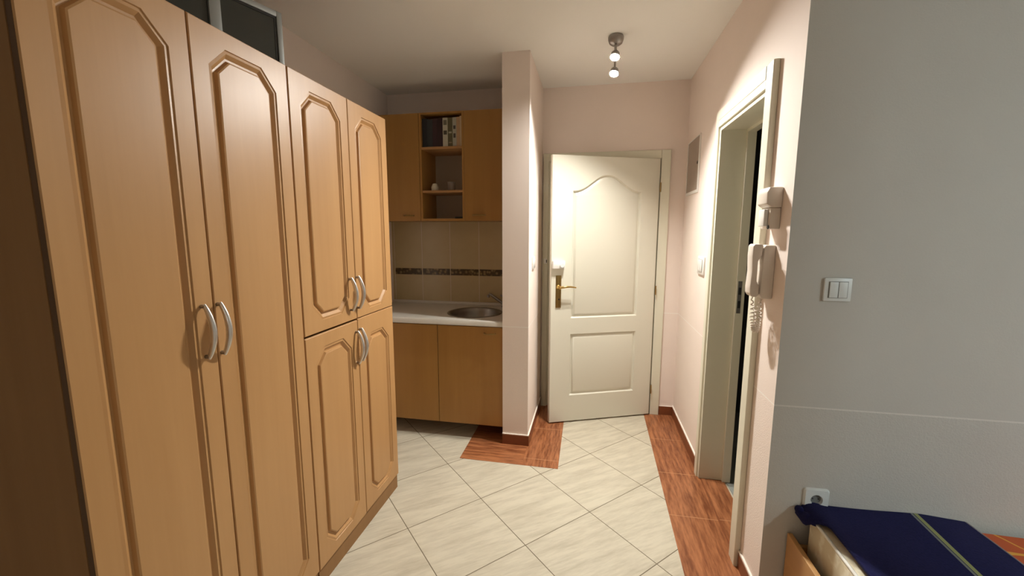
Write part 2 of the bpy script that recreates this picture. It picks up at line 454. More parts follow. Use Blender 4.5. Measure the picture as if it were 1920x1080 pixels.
obj('hinge', bm, M['brassdark'], door, 40)

# ================================================================== BATHROOM DOOR FRAME
ft = .022
g = struct('trim_7', B((-ft, -.0005, -.868, -.8213, 0, 2.1148), bev=.0025), fr, label='cream frame around the bathroom doorway')
struct('near_casing', B((-ft, -.0005, -1.5637, -1.492, 0, 2.1148), (-ft - .002, -.001, -1.5630, -1.520, 0.001, 2.1140), bev=.0025), fr, g)
struct('head_casing', B((-ft, -.0005, -1.492, -.868, 2.028, 2.1148), (-ft - .002, -.001, -1.4915, -.8685, 2.062, 2.1140), bev=.0025), fr, g)
struct('lining', B((-.012, .115, -.890, -.868, 0.006, 2.028), (.115, .158, -.908, -.868, 0.006, 2.028), (-.012, .115, -1.492, -1.478, 0.006, 2.028), (.115, .158, -1.492, -1.462, 0.006, 2.028),
                     (-.012, .115, -1.478, -.890, 2.008, 2.028), (.115, .158, -1.462, -.908, 1.992, 2.028)), fr, g)
s_ = struct('strike_plate', B((.122, .142, -.9105, -.908, 1.02, 1.20)), M['nickel'], g)
struct('latch_hole', B((.126, .139, -.912, -.9100, 1.125, 1.165), (.126, .139, -.912, -.9100, 1.05, 1.09)), M['black'], s_)

# ================================================================== WARDROBES
beech = M['beech']
prof_w = [(0, 0), (.002, -.0035), (.010, -.0025), (.021, -.0115), (.027, -.0120), (.031, -.0035), (.035, -.0015)]
def octa(u0, u1, v0, v1, c):
    return [(u0 + c, v0), (u1 - c, v0), (u1, v0 + c), (u1, v1 - c), (u1 - c, v1), (u0 + c, v1), (u0, v1 - c), (u0, v0 + c)]
def bow_handle(y, z0, z1, parent):
    bm = bmesh.new(); n = 18; pts = []; rr = []
    for i in range(n + 1):
        t = i / n
        pts.append((XW + .010 + .024 * math.sin(PI * t) ** 0.85, y, z0 + (z1 - z0) * t)); rr.append(.0042 + .0028 * math.sin(PI * t))
    add_tube(bm, pts, rr, 12, flat=1.5, up=(1, 0, 0))
    h = obj('handle', bm, M['handle'], parent, 50)
    for z in (z0 + .004, z1 - .004):
        bm = bmesh.new(); add_tube(bm, [(XW, y, z), (XW + .014, y, z)], .0055, 10); obj('handle_post', bm, M['nickel'], h, 50)
def wardrobe_door(root, y0, y1, z0, z1, top_m, bot_m, handle_y, hz):
    gp = .0018
    w, h = y1 - y0 - 2 * gp, z1 - z0
    bm = bmesh.new()
    add_moulded(bm, w, h, .018, [octa(.055 - gp, w - .057 + gp, bot_m, h - top_m, .060)], prof_w, lambda u, v, d: (XW + d, y0 + gp + u, z0 + v))
    o = obj('door', bm, beech, root, 25)
    bow_handle(handle_y, *hz, o)
    return o
def wardrobe(name, y0, y1, label, zt):
    t = thing(name, label, 'wardrobe', ((XL + XW) / 2, (y0 + y1) / 2, 0))
    xb = XW - .0195; th = .018
    obj('carcass', B((XL + .005, xb, y0, y0 + th, 0, zt), (XL + .005, xb, y1 - th, y1, 0, zt), (XL + .005, xb, y0 + th, y1 - th, zt - th, zt),
                     (XL + .005, xb, y0 + th, y1 - th, .085, .085 + th), (XL + .005, XL + .012, y0 + th, y1 - th, .1, zt - th)), M['carcass'], t)
    obj('plinth', B((xb + .0006, xb + .0106, y0 + .004, y1 - .004, 0.0, .0805)), M['carcass'], t)
    return t
ya, yb_, yc_, yd, ye = -2.7385, -2.3833, -2.0143, -1.6488, -1.2994
ZT = 2.0421
wA = wardrobe('wardrobe', ya, yb_ + (yc_ - yb_) - .0008, 'two door beech wardrobe with full height moulded doors, nearest the camera', ZT - .003)
_d = wardrobe_door(wA, ya, yb_, .084, ZT, .050, .045, -2.424, (1.114, 1.266))
obj('edge_shade_strip', B((XW - .0178, XW - .003, ya + .0012, ya + .0017, .086, ZT - .002)), wood('painted_edge_shade', (.085, .040, .014), (.11, .055, .02), .6), _d)  # dark strip paints the shade on the door's near edge
wardrobe_door(wA, yb_, yc_ - .0008, .084, ZT, .050, .045, -2.373, (1.112, 1.264))
wB = wardrobe('wardrobe', yc_ + .0008, ye, 'beech wardrobe with upper and lower pairs of doors, next to the kitchenette', ZT - .003)
wardrobe_door(wB, yc_ + .0008, yd, 1.0685, ZT, .050, .045, -1.700, (1.114, 1.262))
wardrobe_door(wB, yd, ye, 1.0685, ZT, .050, .030, -1.642, (1.114, 1.264))
wardrobe_door(wB, yc_ + .0008, yd, .081, 1.0595, .056, .048, -1.669, (.858, 1.012))
wardrobe_door(wB, yd, ye, .084, 1.0645, .090, .045, -1.636, (.862, 1.018))

# dark glass case on top of the wardrobe
def glass_case():
    P0 = Vector((-1.83, -1.905, 0)); dr = Vector((-.33, -.944, 0)).normalized(); nr = Vector((dr.y, -dr.x, 0)); nr = nr if nr.x > 0 else -nr
    z0, z1, Lg, dep = ZT + .0008 - .003, 2.270, .472, .20
    t = thing('glass_case', 'dark glass case with a grey metal frame lying on top of the wardrobes', 'glass case', P0 + dr * Lg / 2 - nr * dep / 2 + Vector((0, 0, z0)))
    def bx(name, parts, mat, bev=.002):
        bm = bmesh.new()
        for (s0, s1, d0, d1, a, b) in parts: add_box(bm, s0, s1, d0, d1, a, b, bev=bev)
        for v in bm.verts: v.co = P0 + dr * v.co.x - nr * v.co.y + Vector((0, 0, v.co.z))
        bmesh.ops.recalc_face_normals(bm, faces=bm.faces[:])
        return obj(name, bm, mat, t, 40)
    bx('case_body', [(.004, Lg - .004, .014, dep, z0, z1 - .004)], M['black'])
    bx('frame', [(0, .020, 0, .012, z0, z1), (Lg - .02, Lg, 0, .012, z0, z1), (.02, Lg - .02, 0, .012, z1 - .020, z1), (.02, Lg - .02, 0, .012, z0, z0 + .02), (.211, .247, -.002, .012, z0, z1)], M['aluminium'])
    gl = plain('smoked_glass', (0.035, 0.038, 0.034), 0.08, var=.05)
    bx('glass_pane', [(.028, .211, .006, .011, z0 + .02, z1 - .028)], gl, 0)
    bx('glass_pane', [(.247, Lg - .02, .006, .011, z0 + .02, z1 - .02)], gl, 0)
    bx('seal', [(.020, .028, .004, .0115, z0 + .02, z1 - .02), (.028, .211, .004, .0115, z1 - .028, z1 - .02)], M['black'], 0)
glass_case()

# ================================================================== KITCHENETTE
kw = M['kitchen']
struct('wall_kitchenette_tiles', B((XL, XC0, YK - .008, YK, .80, 1.56)), M['ktile'], label='beige wall tiles above the worktop')
# decorative border tiles
bt_m, nt, bs = new_mat('gilded_border_tile')
v = coords(nt); vo = nd(nt, 'ShaderNodeTexVoronoi'); vo.inputs['Scale'].default_value = 38; nt.links.new(v, vo.inputs['Vector'])
nt.links.new(mix_col(nt, ramp(nt, vo.outputs['Distance'], .1, .55), (.30, .20, .085), (.07, .042, .014)), bs.inputs['Base Color']); bs.inputs['Roughness'].default_value = .25
bump(nt, bs, vo.outputs['Distance'], .5, .003)
bo = None
for k in range(5):
    x0 = -2.077 - .2475 + k * .2475 + .004; x1 = min(x0 + .2395, XC0 - .001)
    x0 = max(x0, XL + .002)
    o = box_obj('border_tile', (x0, x1, YK - .013, YK - .0085, 1.107, 1.160), bt_m, None, .002)
    tag(o, ['gilded brown border tile at the left end, beside the wardrobe', 'gilded brown border tile, second from the left end', 'gilded brown border tile in the middle of the row',
            'gilded brown border tile above the left rim of the sink', 'gilded brown border tile at the right end, beside the pink wall stub'][k], 'border tile', 'border tiles over the worktop')

def bar_handle(name, x0, x1, y, z, parent):
    bm = bmesh.new()
    add_tube(bm, [(x0 + (x1 - x0) * i / 10, y - .010 - .012 * math.sin(PI * i / 10), z) for i in range(11)], .0045, 10)
    for x in (x0 + .003, x1 - .003): add_tube(bm, [(x, y, z), (x, y - .012, z)], .006, 10)
    return obj(name, bm, M['brassdark'], parent, 50)
YF = -.669                                              # base cabinet fronts
def base_cabinet(x0, x1, label, handle):
    t = thing('base_cabinet', label, 'kitchen cabinet', ((x0 + x1) / 2, -.36, 0))
    yb = YK - .0095; zt = .823
    obj('body', B((x0, x0 + .016, YF + .02, yb, .105, zt), (x1 - .016, x1, YF + .02, yb, .105, zt), (x0 + .016, x1 - .016, YF + .02, yb, .105, .121), (x0 + .016, x1 - .016, yb - .005, yb, .121, zt)), kw, t)
    d = obj('door', B((x0 + .0015, x1 - .0015, YF, YF + .018, .106, zt - .004), bev=.0015), kw, t)
    if handle: bar_handle('handle', x1 - .135, x1 - .055, YF, .774, d)
    for x in (x0 + .06, x1 - .06):
        for y in (YF + .30, yb - .06):
            bm = bmesh.new(); add_tube(bm, [(x, y, 0), (x, y, .105)], .018, 14); obj('foot', bm, M['black'], t, 40)
base_cabinet(XL + .004, -1.7285, 'left base cabinet under the worktop, plain beech front without a visible handle', False)
base_cabinet(-1.7275, XC0 - .002, 'right base cabinet under the round sink, plain beech front with a small handle', True)

SC, SR = (-1.527, -.411), .207
def worktop():
    x0, x1, y0, y1, z0, z1 = XL + .002, XC0 - .001, -.690, YK - .009, .8285, .866
    bm = bmesh.new()
    n = 48
    circ = [(SC[0] + (SR - .016) * math.cos(2 * PI * k / n), SC[1] + (SR - .016) * math.sin(2 * PI * k / n)) for k in range(n)]
    rect = [(x0, y0), (x1, y0), (x1, y1), (x0, y1)]
    for z in (z0, z1):
        vs = [bm.verts.new((a, b, z)) for a, b in rect + circ]
        for tr in tessellate_polygon([[Vector((a, b, 0)) for a, b in rect], [Vector((a, b, 0)) for a, b in circ]]): bm.faces.new([vs[i] for i in tr])
        if z == z0: lo = vs
        else: hi = vs
    for r0, m in ((0, 4), (4, n)):
        for i in range(m):
            j = (i + 1) % m
            bm.faces.new((lo[r0 + i], lo[r0 + j], hi[r0 + j], hi[r0 + i]))
    bmesh.ops.recalc_face_normals(bm, faces=bm.faces[:])
    ed = [e for e in bm.edges if all(abs(v.co.y - y0) < 1e-5 and abs(v.co.z - z1) < 1e-5 for v in e.verts)]
    bmesh.ops.bevel(bm, geom=ed, offset=.010, segments=4, affect='EDGES', profile=.5)
    o = obj('worktop', bm, M['worktop'], None, 40)
    tag(o, 'pale laminate worktop with a round cutout for the sink', 'worktop')
    obj('upstand', B((x0, x1, y1 - .018, y1, z1 + .0002, z1 + .022), bev=.003), M['worktop'], o)
worktop()
def sink():
    t = thing('sink', 'round stainless steel sink set into the worktop', 'sink', (SC[0], SC[1], .866))
    bm = bmesh.new()
    p = [(SR, .8665), (SR, .8685), (SR - .006, .8705), (SR - .016, .870), (SR - .022, .866), (SR - .028, .84), (SR - .04, .76), (SR - .07, .728), (.04, .722), (.03, .718), (0, .718)]
    add_lathe(bm, p, (SC[0], SC[1], 0), seg=56)
    obj('basin', bm, M['steel'], t, 60)
    bm = bmesh.new(); add_lathe(bm, [(0, .7215), (.026, .7215), (.030, .7195), (.030, .7185)], (SC[0], SC[1], 0), seg=24); obj('drain', bm, M['nickel'], t, 40)
sink()
def faucet():
    bx, by = -1.355, -.145
    t = thing('faucet', 'steel kitchen faucet with a raised straight spout behind the sink', 'faucet', (bx, by, .866))
    bm = bmesh.new(); add_lathe(bm, [(.026, .8663), (.026, .872), (.019, .878), (.018, .915), (.014, .925), (0, .927)], (bx, by, 0), seg=24); obj('faucet_body', bm, M['nickel'], t, 40)
    bm = bmesh.new()
    add_tube(bm, [(bx, by, .885), (bx - .05, by - .002, .921), (-1.468, by - .005, .965), (-1.480, by - .005, .967), (-1.486, by - .005, .960), (-1.488, by - .005, .942)], [.0115, .011, .0105, .0105, .0105, .011], 14)
    obj('spout', bm, M['nickel'], t, 50)
    bm = bmesh.new(); add_tube(bm, [(bx, by, .925), (bx + .004, by, .94), (bx - .03, by - .01, .965)], [.008, .007, .006], 10); obj('lever', bm, M['nickel'], t, 50)
faucet()

# wall cabinets
YU = -.372; ZB, ZU = 1.547, 2.330
def wall_cabinet(x0, x1, label, hx):
    t = thing('wall_cabinet', label, 'kitchen cabinet', ((x0 + x1) / 2, -.22, ZB))
    obj('body', B((x0, x1, YU + .0195, YK - .0095, ZB, ZU)), kw, t)
    d = obj('door', B((x0 + .001, x1 - .001, YU, YU + .018, ZB + .001, ZU - .001), bev=.0015), kw, t)
    bar_handle('handle', hx[0], hx[1], YU, 1.588, d)
wall_cabinet(XL + .004, -1.9545, 'left wall cabinet with a plain beech door, between wardrobe and open shelves', (-2.09, -2.01))
wall_cabinet(-1.6085, XC0 - .002, 'right wall cabinet with a plain beech door, beside the pink wall stub', (-1.545, -1.450))
def shelf_unit():
    x0, x1 = -1.9535, -1.6095; yf, yb = YU + .004, YK - .0095
    t = thing('shelf_unit', 'open shelf unit with books between the two wall cabinets', 'shelf', ((x0 + x1) / 2, -.22, ZB))
    obj('body', B((x0, x0 + .016, yf, yb, ZB, ZU), (x1 - .016, x1, yf, yb, ZB, ZU), (x0 + .016, x1 - .016, yf, yb, ZB, ZB + .018), (x0 + .016, x1 - .016, yf, yb, ZU - .012, ZU)), kw, t)
    obj('back_panel', B((x0 + .016, x1 - .016, yb - .004, yb, ZB + .018, ZU - .012)), plain('pale_back_panel', (.48, .40, .31), .6), t)
    obj('shelf_board', B((x0 + .0165, x1 - .0165, yf + .004, yb - .005, 2.070, 2.088)), M['shelf'], t)
    obj('shelf_board', B((x0 + .0165, x1 - .0165, yf + .004, yb - .005, 1.757, 1.773)), M['shelf'], t)
shelf_unit()
def book(x0, w, h, col, label, dep=.15, patch=None):
    z = 2.0885; yf = -.345
    t = thing('book', label, 'book', (x0 + w / 2, yf + dep / 2, z), 'books on the top shelf')
    c = .003; m = plain('book_cover', col, .55, var=.12, nscale=40)
    obj('cover', B((x0, x0 + c, yf, yf + dep, z, z + h), (x0 + w - c, x0 + w, yf, yf + dep, z, z + h), (x0 + c, x0 + w - c, yf, yf + c, z, z + h)), m, t)
    obj('pages', B((x0 + c + .0003, x0 + w - c - .0003, yf + c + .0003, yf + dep - .004, z + .003, z + h - .004)), plain('paper', (.62, .56, .44), .8), t)
    if patch:
        for a, b, pc in patch: obj('spine_patch', B((x0 + .006, x0 + w - .006, yf - .0006, yf - .0001, z + h * a, z + h * b)), plain('spine_print', pc, .6), t)
bx0 = -1.9365
specs = [(.039, .205, (.012, .013, .016), 'black book at the left end of the top shelf', None),
         (.040, .200, (.030, .034, .036), 'charcoal book, second from the left on the top shelf', None),
         (.036, .203, (.040, .016, .020), 'dark maroon book beside the charcoal one on the top shelf', None),
         (.042, .204, (.028, .010, .012), 'near black maroon book left of the pale spine', None),
         (.038, .205, (.50, .47, .36), 'pale cream book with a dark printed spine, fifth from the left', [(.42, .56, (.06, .05, .03)), (.75, .92, (.16, .14, .10))]),
         (.036, .204, (.11, .095, .045), 'dark olive book between two pale spines', [(.46, .52, (.40, .36, .26)), (.12, .16, (.30, .22, .14))]),
         (.029, .205, (.40, .38, .30), 'slim greyish book with dark lettering left of the tan one', [(.30, .45, (.07, .06, .05)), (.6, .72, (.05, .045, .04))]),
         (.024, .206, (.46, .29, .16), 'tan book, second from the right on the top shelf', None),
         (.016, .212, (.55, .42, .26), 'thin light tan book at the right end of the top shelf', None)]
for w, h, col, lab, patch in specs:
    book(bx0, w, h, col, lab, patch=patch); bx0 += w + .0008
bm = bmesh.new(); add_lathe(bm, [(0, 0), (.020, 0), (.026, .010), (.027, .030), (.021, .042), (.021, .046), (.015, .055), (.004, .058), (0, .058)], (-1.864, -.30, 1.7735), seg=28)
o = obj('lidded_jar', bm, plain('cream_ceramic', (.72, .66, .50), .3), None, 50); tag(o, 'small cream ceramic jar on the middle shelf', 'jar')
bm = bmesh.new(); add_lathe(bm, [(0, 0), (.030, 0), (.031, .004), (.034, .064), (.0325, .064), (.029, .006), (0, .006)], (-1.735, -.30, 1.7735), seg=28)
gm, nt, bs = new_mat('brown_glass'); bs.inputs['Base Color'].default_value = (.62, .50, .40, 1); bs.inputs['Transmission Weight'].default_value = .8; bs.inputs['Roughness'].default_value = .1
o = obj('drinking_glass', bm, gm, None, 50); tag(o, 'drinking glass right of the cream jar on the middle shelf', 'glass')
o = box_obj('small_box', (-1.695, -1.632, -.345, -.27, ZB + .0185, ZB + .032), M['black'], None, .002); tag(o, 'small flat black box on the bottom of the open shelves', 'box')

# ================================================================== CEILING SPOT
def spot_lamp():
    cx, cy = -.574, -.792
    t = thing('ceiling_spotlight', 'lit ceiling spotlight with two bulbs above the corridor', 'lamp', (cx, cy, H))
    bm = bmesh.new(); add_lathe(bm, [(0, -.052), (.020, -.051), (.036, -.040), (.043, -.022), (.044, -.008), (.040, -.0003), (0, -.0003)], (cx, cy, H), seg=28)
    obj('ceiling_cup', bm, M['nickel'], t, 50)
    for (dx, dy, tz) in ((0.0, -.030, -.084), (0.003, .100, -.126)):
        p0 = Vector((cx, cy + dy * .45, H - .040)); hd = Vector((cx + dx, cy + dy, H + tz - .010))
        bm = bmesh.new(); add_tube(bm, [p0, p0.lerp(hd, .6) + Vector((0, 0, .006)), hd], .006, 10); arm = obj('arm', bm, M['nickel'], t, 50)
        bm = bmesh.new(); ax = Vector((-.014, -.042, -.1)).normalized()
        add_lathe(bm, [(.006, 0), (.016, .004), (.0235, .014), (.0262, .040), (.0250, .040), (.0222, .014), (.015, .006), (.006, .004)], hd, ax, 24); sh = obj('shade', bm, M['nickel'], t, 50)
        c = hd + ax * .0225
        bm = bmesh.new(); add_lathe(bm, [(0, -.021), (.009, -.021), (.012, -.012), (.0205, -.002), (.0215, 0.0), (0, 0.0)], c, ax, 20); obj('bulb_base', bm, M['white'], t, 60)
        bm = bmesh.new(); add_lathe(bm, [(0, .0004), (.0215, .0004), (.0210, .003), (.015, .006), (.007, .0075), (0, .008)], c, ax, 20); obj('bulb', bm, M['bulb'], t, 60)
spot_lamp()
def added_room_lamp():  # unseen lamp, added to light the grey wall and bed
    x, y = 2.6, -4.6
    t = thing('added_ceiling_lamp', 'unseen white bowl lamp added to light the bed side of the room', 'lamp', (x, y, H))
    bm = bmesh.new(); add_lathe(bm, [(0, -.03), (.05, -.028), (.06, -.0003), (0, -.0003)], (x, y, H)); obj('ceiling_cup', bm, M['white'], t, 50)
    bm = bmesh.new(); add_lathe(bm, [(0, -.080), (.07, -.076), (.105, -.060), (.12, -.036), (.061, -.0305)], (x, y, H), seg=24); obj('added_lamp_bowl', bm, M['globe'], t, 60)
added_room_lamp()
def added_stair_lamp():  # unseen lamp, added to brighten the gap beside the entrance door
    x, y = -.75, .95
    t = thing('added_ceiling_lamp', 'unseen small round lamp added to light the landing behind the cream entrance door', 'lamp', (x, y, H))
    bm = bmesh.new(); add_lathe(bm, [(0, -.012), (.085, -.012), (.09, -.0003), (0, -.0003)], (x, y, H)); obj('ceiling_plate', bm, M['white'], t, 50)
    bm = bmesh.new(); add_lathe(bm, [(0, -.075), (.05, -.065), (.075, -.035), (.08, -.0125), (0, -.0123)], (x, y, H), seg=20); obj('added_lamp_bowl', bm, emission('added_landing_glow', (1.0, .86, .62), 70.0), t, 60)
added_stair_lamp()

# ================================================================== WALL FITTINGS
# meter box in the right wall
t = thing('fuse_box', 'grey brown fuse box cover in a white frame on the right wall', 'fuse box', (-.004, -.23, 1.92))
y0, y1, z0, z1 = -.392, -.066, 1.748, 2.096
obj('frame', B((-.008, -.0003, y0 - .018, y0, z0 - .02, z1 + .006), (-.008, -.0003, y1, y1 + .006, z0 - .02, z1 + .006), (-.008, -.0003, y0, y1, z0 - .02, z0), (-.008, -.0003, y0, y1, z1, z1 + .006), bev=.001), M['white'], t)
obj('cover', B((-.005, -.0003, y0 + .0005, y1 - .0005, z0 + .0005, z1 - .0005)), M['vent'], t)
bm = bmesh.new(); add_lathe(bm, [(0, .006), (.009, .005), (.011, 0)], (-.005, -.365, 1.925), (-1, 0, 0), 18); obj('latch', bm, plain('dark_brown_plastic', (.10, .07, .05), .4), t, 40)

def rocker_switch(name, label, cx, cz, w, h, n, axis, face, mat, rock):
    """axis 'x': on a wall facing -x (plate spans y); 'y': on a wall facing -y (plate spans x)."""
    t = thing(name, label, 'light switch', (face, cx, cz) if axis == 'x' else (cx, face, cz))
    def bx(a0, a1, d0, d1, b0, b1): return (face - d1, face - d0, a0, a1, b0, b1) if axis == 'x' else (a0, a1, face - d1, face - d0, b0, b1)
    obj('plate', B(bx(cx - w / 2, cx + w / 2, .0003, .010, cz - h / 2, cz + h / 2), bev=.004), mat, t, 40)
    iw = w * .66; s = iw / n
    obj('surround', B(bx(cx - iw / 2 - .002, cx + iw / 2 + .002, .0102, .0108, cz - h * .33 - .002, cz + h * .33 + .002)), plain('grey_shadow_gap', (.28, .28, .27), .6), t)
    for i in range(n):
        a = cx - iw / 2 + i * s
        bm = bmesh.new(); b0, b1 = cz - h * .33, cz + h * .33
        add_box(bm, *bx(a + .0012, a + s - .0012, .0109, .0145, b0, b1), bev=.001)
        obj('rocker', bm, rock, t, 40)
rocker_switch('light_switch', 'white double rocker switch on the grey wall above the bed', .1625, 1.2715, .086, .082, 2, 'y', YG - .0015, M['whitegrey'], M['whitegrey'])
rocker_switch('light_switch', 'white triple rocker switch on the pink wall beside the bathroom doorway', -.615, 1.262, .150, .112, 3, 'x', 0, M['white'], M['white'])
t = thing('light_switch', 'white round edged switch on the pink wall stub left of the entrance door', 'light switch', (XC1, -.505, 1.254))
obj('plate', B((XC1 + .0003, XC1 + .010, -.550, -.460, 1.212, 1.296), bev=.004), M['white'], t, 40)
obj('rocker', B((XC1 + .0102, XC1 + .014, -.532, -.478, 1.228, 1.280), bev=.0015), M['white'], t, 40)
# socket
cx, cz, f = .1665, .486, YG - .0015
t = thing('power_socket', 'white power socket on the grey wall just above the bed', 'socket', (cx, f, cz))
bm = bmesh.new()
n = 40
sq = [(cx - .042, cz - .041), (cx + .042, cz - .041), (cx + .042, cz + .041), (cx - .042, cz + .041)]
def rsq(hw, hh, r, k=6):
    out = []
    for sx, sz, a0 in ((1, -1, -PI / 2), (1, 1, 0), (-1, 1, PI / 2), (-1, -1, PI)):
        for i in range(k + 1):
            a = a0 + PI / 2 * i / k; out.append((cx + sx * (hw - r) + r * math.cos(a), cz + sz * (hh - r) + r * math.sin(a)))
    return out
outer = rsq(.042, .041, .010); outer2 = rsq(.038, .037, .010); circ = [(cx + .0205 * math.cos(2 * PI * i / 32), cz - .002 + .0205 * math.sin(2 * PI * i / 32)) for i in range(32)]
L0 = [bm.verts.new((a, f - .0003, b)) for a, b in outer]; L1 = [bm.verts.new((a, f - .006, b)) for a, b in outer]; L2 = [bm.verts.new((a, f - .011, b)) for a, b in outer2]
for A_, B_ in ((L0, L1), (L1, L2)):
    for i in range(len(A_)): j = (i + 1) % len(A_); bm.faces.new((A_[i], A_[j], B_[j], B_[i]))
C1 = [bm.verts.new((a, f - .011, b)) for a, b in circ]; C2 = [bm.verts.new((cx + (a - cx) * .93, f - .0008, cz - .002 + (b - cz + .002) * .93)) for a, b in circ]
al = L2 + C1
for tr in tessellate_polygon([[Vector((a, b, 0)) for a, b in outer2], [Vector((a, b, 0)) for a, b in circ]]): bm.faces.new([al[i] for i in tr])
for i in range(32): j = (i + 1) % 32; bm.faces.new((C1[i], C1[j], C2[j], C2[i]))
bm.faces.new(C2); bm.faces.new(L0)
bmesh.ops.recalc_face_normals(bm, faces=bm.faces[:])
obj('plate', bm, M['whitegrey'], t, 40)
bm = bmesh.new(); add_tube(bm, [(cx, f - .00085, cz - .002), (cx, f - .0012, cz - .002)], .0182, 24); obj('recess', bm, plain('shaded_grey_plastic', (.20, .20, .19), .5), t)
bm = bmesh.new()
for a in (-.0095, .0095): add_tube(bm, [(cx + a, f - .0013, cz - .002), (cx + a, f - .0018, cz - .002)], .0026, 10)
obj('pin_hole', bm, M['black'], t)
for b0 in (-.0205, .0125): obj('earth_clip', B((cx - .004, cx + .004, f - .006, f - .0013, cz + b0, cz + b0 + .004)), M['nickel'], t)

# small device above and door phone below
t = thing('wall_receiver', 'small white stepped wall unit above the door phone, beside the doorway', 'intercom', (-.03, -1.635, 1.555))
obj('base', B((-.036, -.0003, -1.678, -1.596, 1.480, 1.558), bev=.004), M['offwhite'], t, 40)
bm = bmesh.new(); add_prism(bm, [(-.0003, 1.5585), (-.034, 1.5585), (-.052, 1.572), (-.054, 1.612), (-.046, 1.632), (-.0003, 1.632)], -1.684, -1.590, 'xz', bev=.004)
obj('head', bm, M['offwhite'], t, 40)
obj('front_clip', B((-.052, -.0365, -1.664, -1.610, 1.490, 1.553), bev=.004), M['white'], t, 40)
bm = bmesh.new(); add_lathe(bm, [(0, .004), (.007, .003), (.008, 0)], (-.0365, -1.670, 1.487), (-1, 0, 0), 14); obj('button', bm, M['black'], t, 40)
t = thing('door_phone', 'off white door phone with handset on the wall near the corner', 'intercom', (-.03, -1.6, 1.32))
bm = bmesh.new(); add_prism(bm, [(-.0003, 1.216), (-.036, 1.216), (-.045, 1.232), (-.040, 1.412), (-.036, 1.420), (-.0003, 1.420)], -1.664, -1.580, 'xz', bev=.004)
obj('base', bm, M['offwhite'], t, 40)
bm = bmesh.new()
prof = [(-.044, 1.420), (-.049, 1.424), (-.074, 1.424), (-.080, 1.416), (-.081, 1.38), (-.078, 1.32), (-.081, 1.262), (-.080, 1.236), (-.072, 1.224), (-.056, 1.222), (-.049, 1.230), (-.0485, 1.262), (-.058, 1.284), (-.0585, 1.36), (-.0475, 1.382)]
add_prism(bm, prof, -1.666, -1.612, 'xz', bev=.004); obj('handset', bm, M['offwhite'], t, 40)
# coiled cord: hangs in a loop from the handset back to the base
bm = bmesh.new()
path = lambda s: Vector((-.062 + .030 * s + .010 * math.sin(PI * s), -1.640 + .012 * math.sin(PI * s), 1.222 - .135 * math.sin(PI * s) ** .9 if s < 1 else 1.222))
pts = []; turns = 24; n = turns * 9
for i in range(n + 1):
    s = i / n; p = path(s); q = path(min(1, s + .002)); dvec = (q - p); dvec = dvec.normalized() if dvec.length > 1e-9 else Vector((0, 0, 1))
    a = dvec.cross(Vector((0, 1, 0))).normalized(); b = dvec.cross(a).normalized(); th = 2 * PI * turns * s
    r = .0115 * min(1, 5 * min(s, 1 - s) + .12)
    pts.append(p + a * r * math.cos(th) + b * r * math.sin(th))
add_tube(bm, pts, .0024, 6); obj('coiled_cord', bm, M['offwhite'], t, 60)

# bathroom cabinet glimpsed through the doorway
t = thing('bathroom_cabinet', 'dark cabinet with round metal knobs in the unlit bathroom', 'cabinet', (1.25, -.06, 0))
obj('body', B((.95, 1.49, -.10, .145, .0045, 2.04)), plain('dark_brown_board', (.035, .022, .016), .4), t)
for z in (1.33, 1.0):
    bm = bmesh.new(); add_lathe(bm, [(.010, 0), (.010, .012), (.026, .016), (.028, .024), (.020, .030), (0, .031)], (1.08, -.10, z), (0, -1, 0), 20); obj('knob', bm, M['steel'], t, 40)

# ================================================================== BED
BX, BY0, BY1 = .080, YG - .012, -2.72
t = thing('bed', 'light beech bed frame standing against the grey wall', 'bed', (1.0, -2.25, 0))
obj('end_board', B((BX, BX + .018, BY1, BY0, .02, .340), bev=.002), M['bedwood'], t)
obj('side_rail', B((BX + .0185, 2.12, BY0 - .018, BY0, .08, .30), bev=.002), M['bedwood'], t)
obj('side_rail', B((BX + .0185, 2.12, BY1, BY1 + .018, .08, .30), bev=.002), M['bedwood'], t)
obj('slatted_base', B((BX + .0185, 2.12, BY1 + .0185, BY0 - .0185, .17, .195)), M['bedwood'], t)
obj('end_board', B((2.1205, 2.14, BY1, BY0, .0, .50), bev=.002), M['bedwood'], t)
MX, MZ = .132, .442
bm = bmesh.new(); add_box(bm, MX, 2.10, BY1 + .03, BY0 - .03, .1955, MZ, bev=.016, seg=4)
mm, nt, bs = new_mat('cream_mattress_ticking')
v = coords(nt); f = noise(nt, v, 16, 3); vo = nd(nt, 'ShaderNodeTexVoronoi'); vo.inputs['Scale'].default_value = 14; nt.links.new(v, vo.inputs['Vector'])
nt.links.new(mix_col(nt, ramp(nt, f, .52, .60), (.66, .57, .40), (.78, .72, .56)), bs.inputs['Base Color']); bs.inputs['Roughness'].default_value = .8
bump(nt, bs, vo.outputs['Distance'], .35, .01)
ma = obj('mattress', bm, mm, None, 50); tag(ma, 'thick cream mattress in the beech bed frame', 'mattress')
bm = bmesh.new(); add_tube(bm, [(MX + .004, BY1 + .05, MZ - .004), (MX + .004, BY0 - .05, MZ - .004)], .0055, 10)
obj('piping', bm, plain('white_piping', (.82, .80, .74), .6), ma, 50)
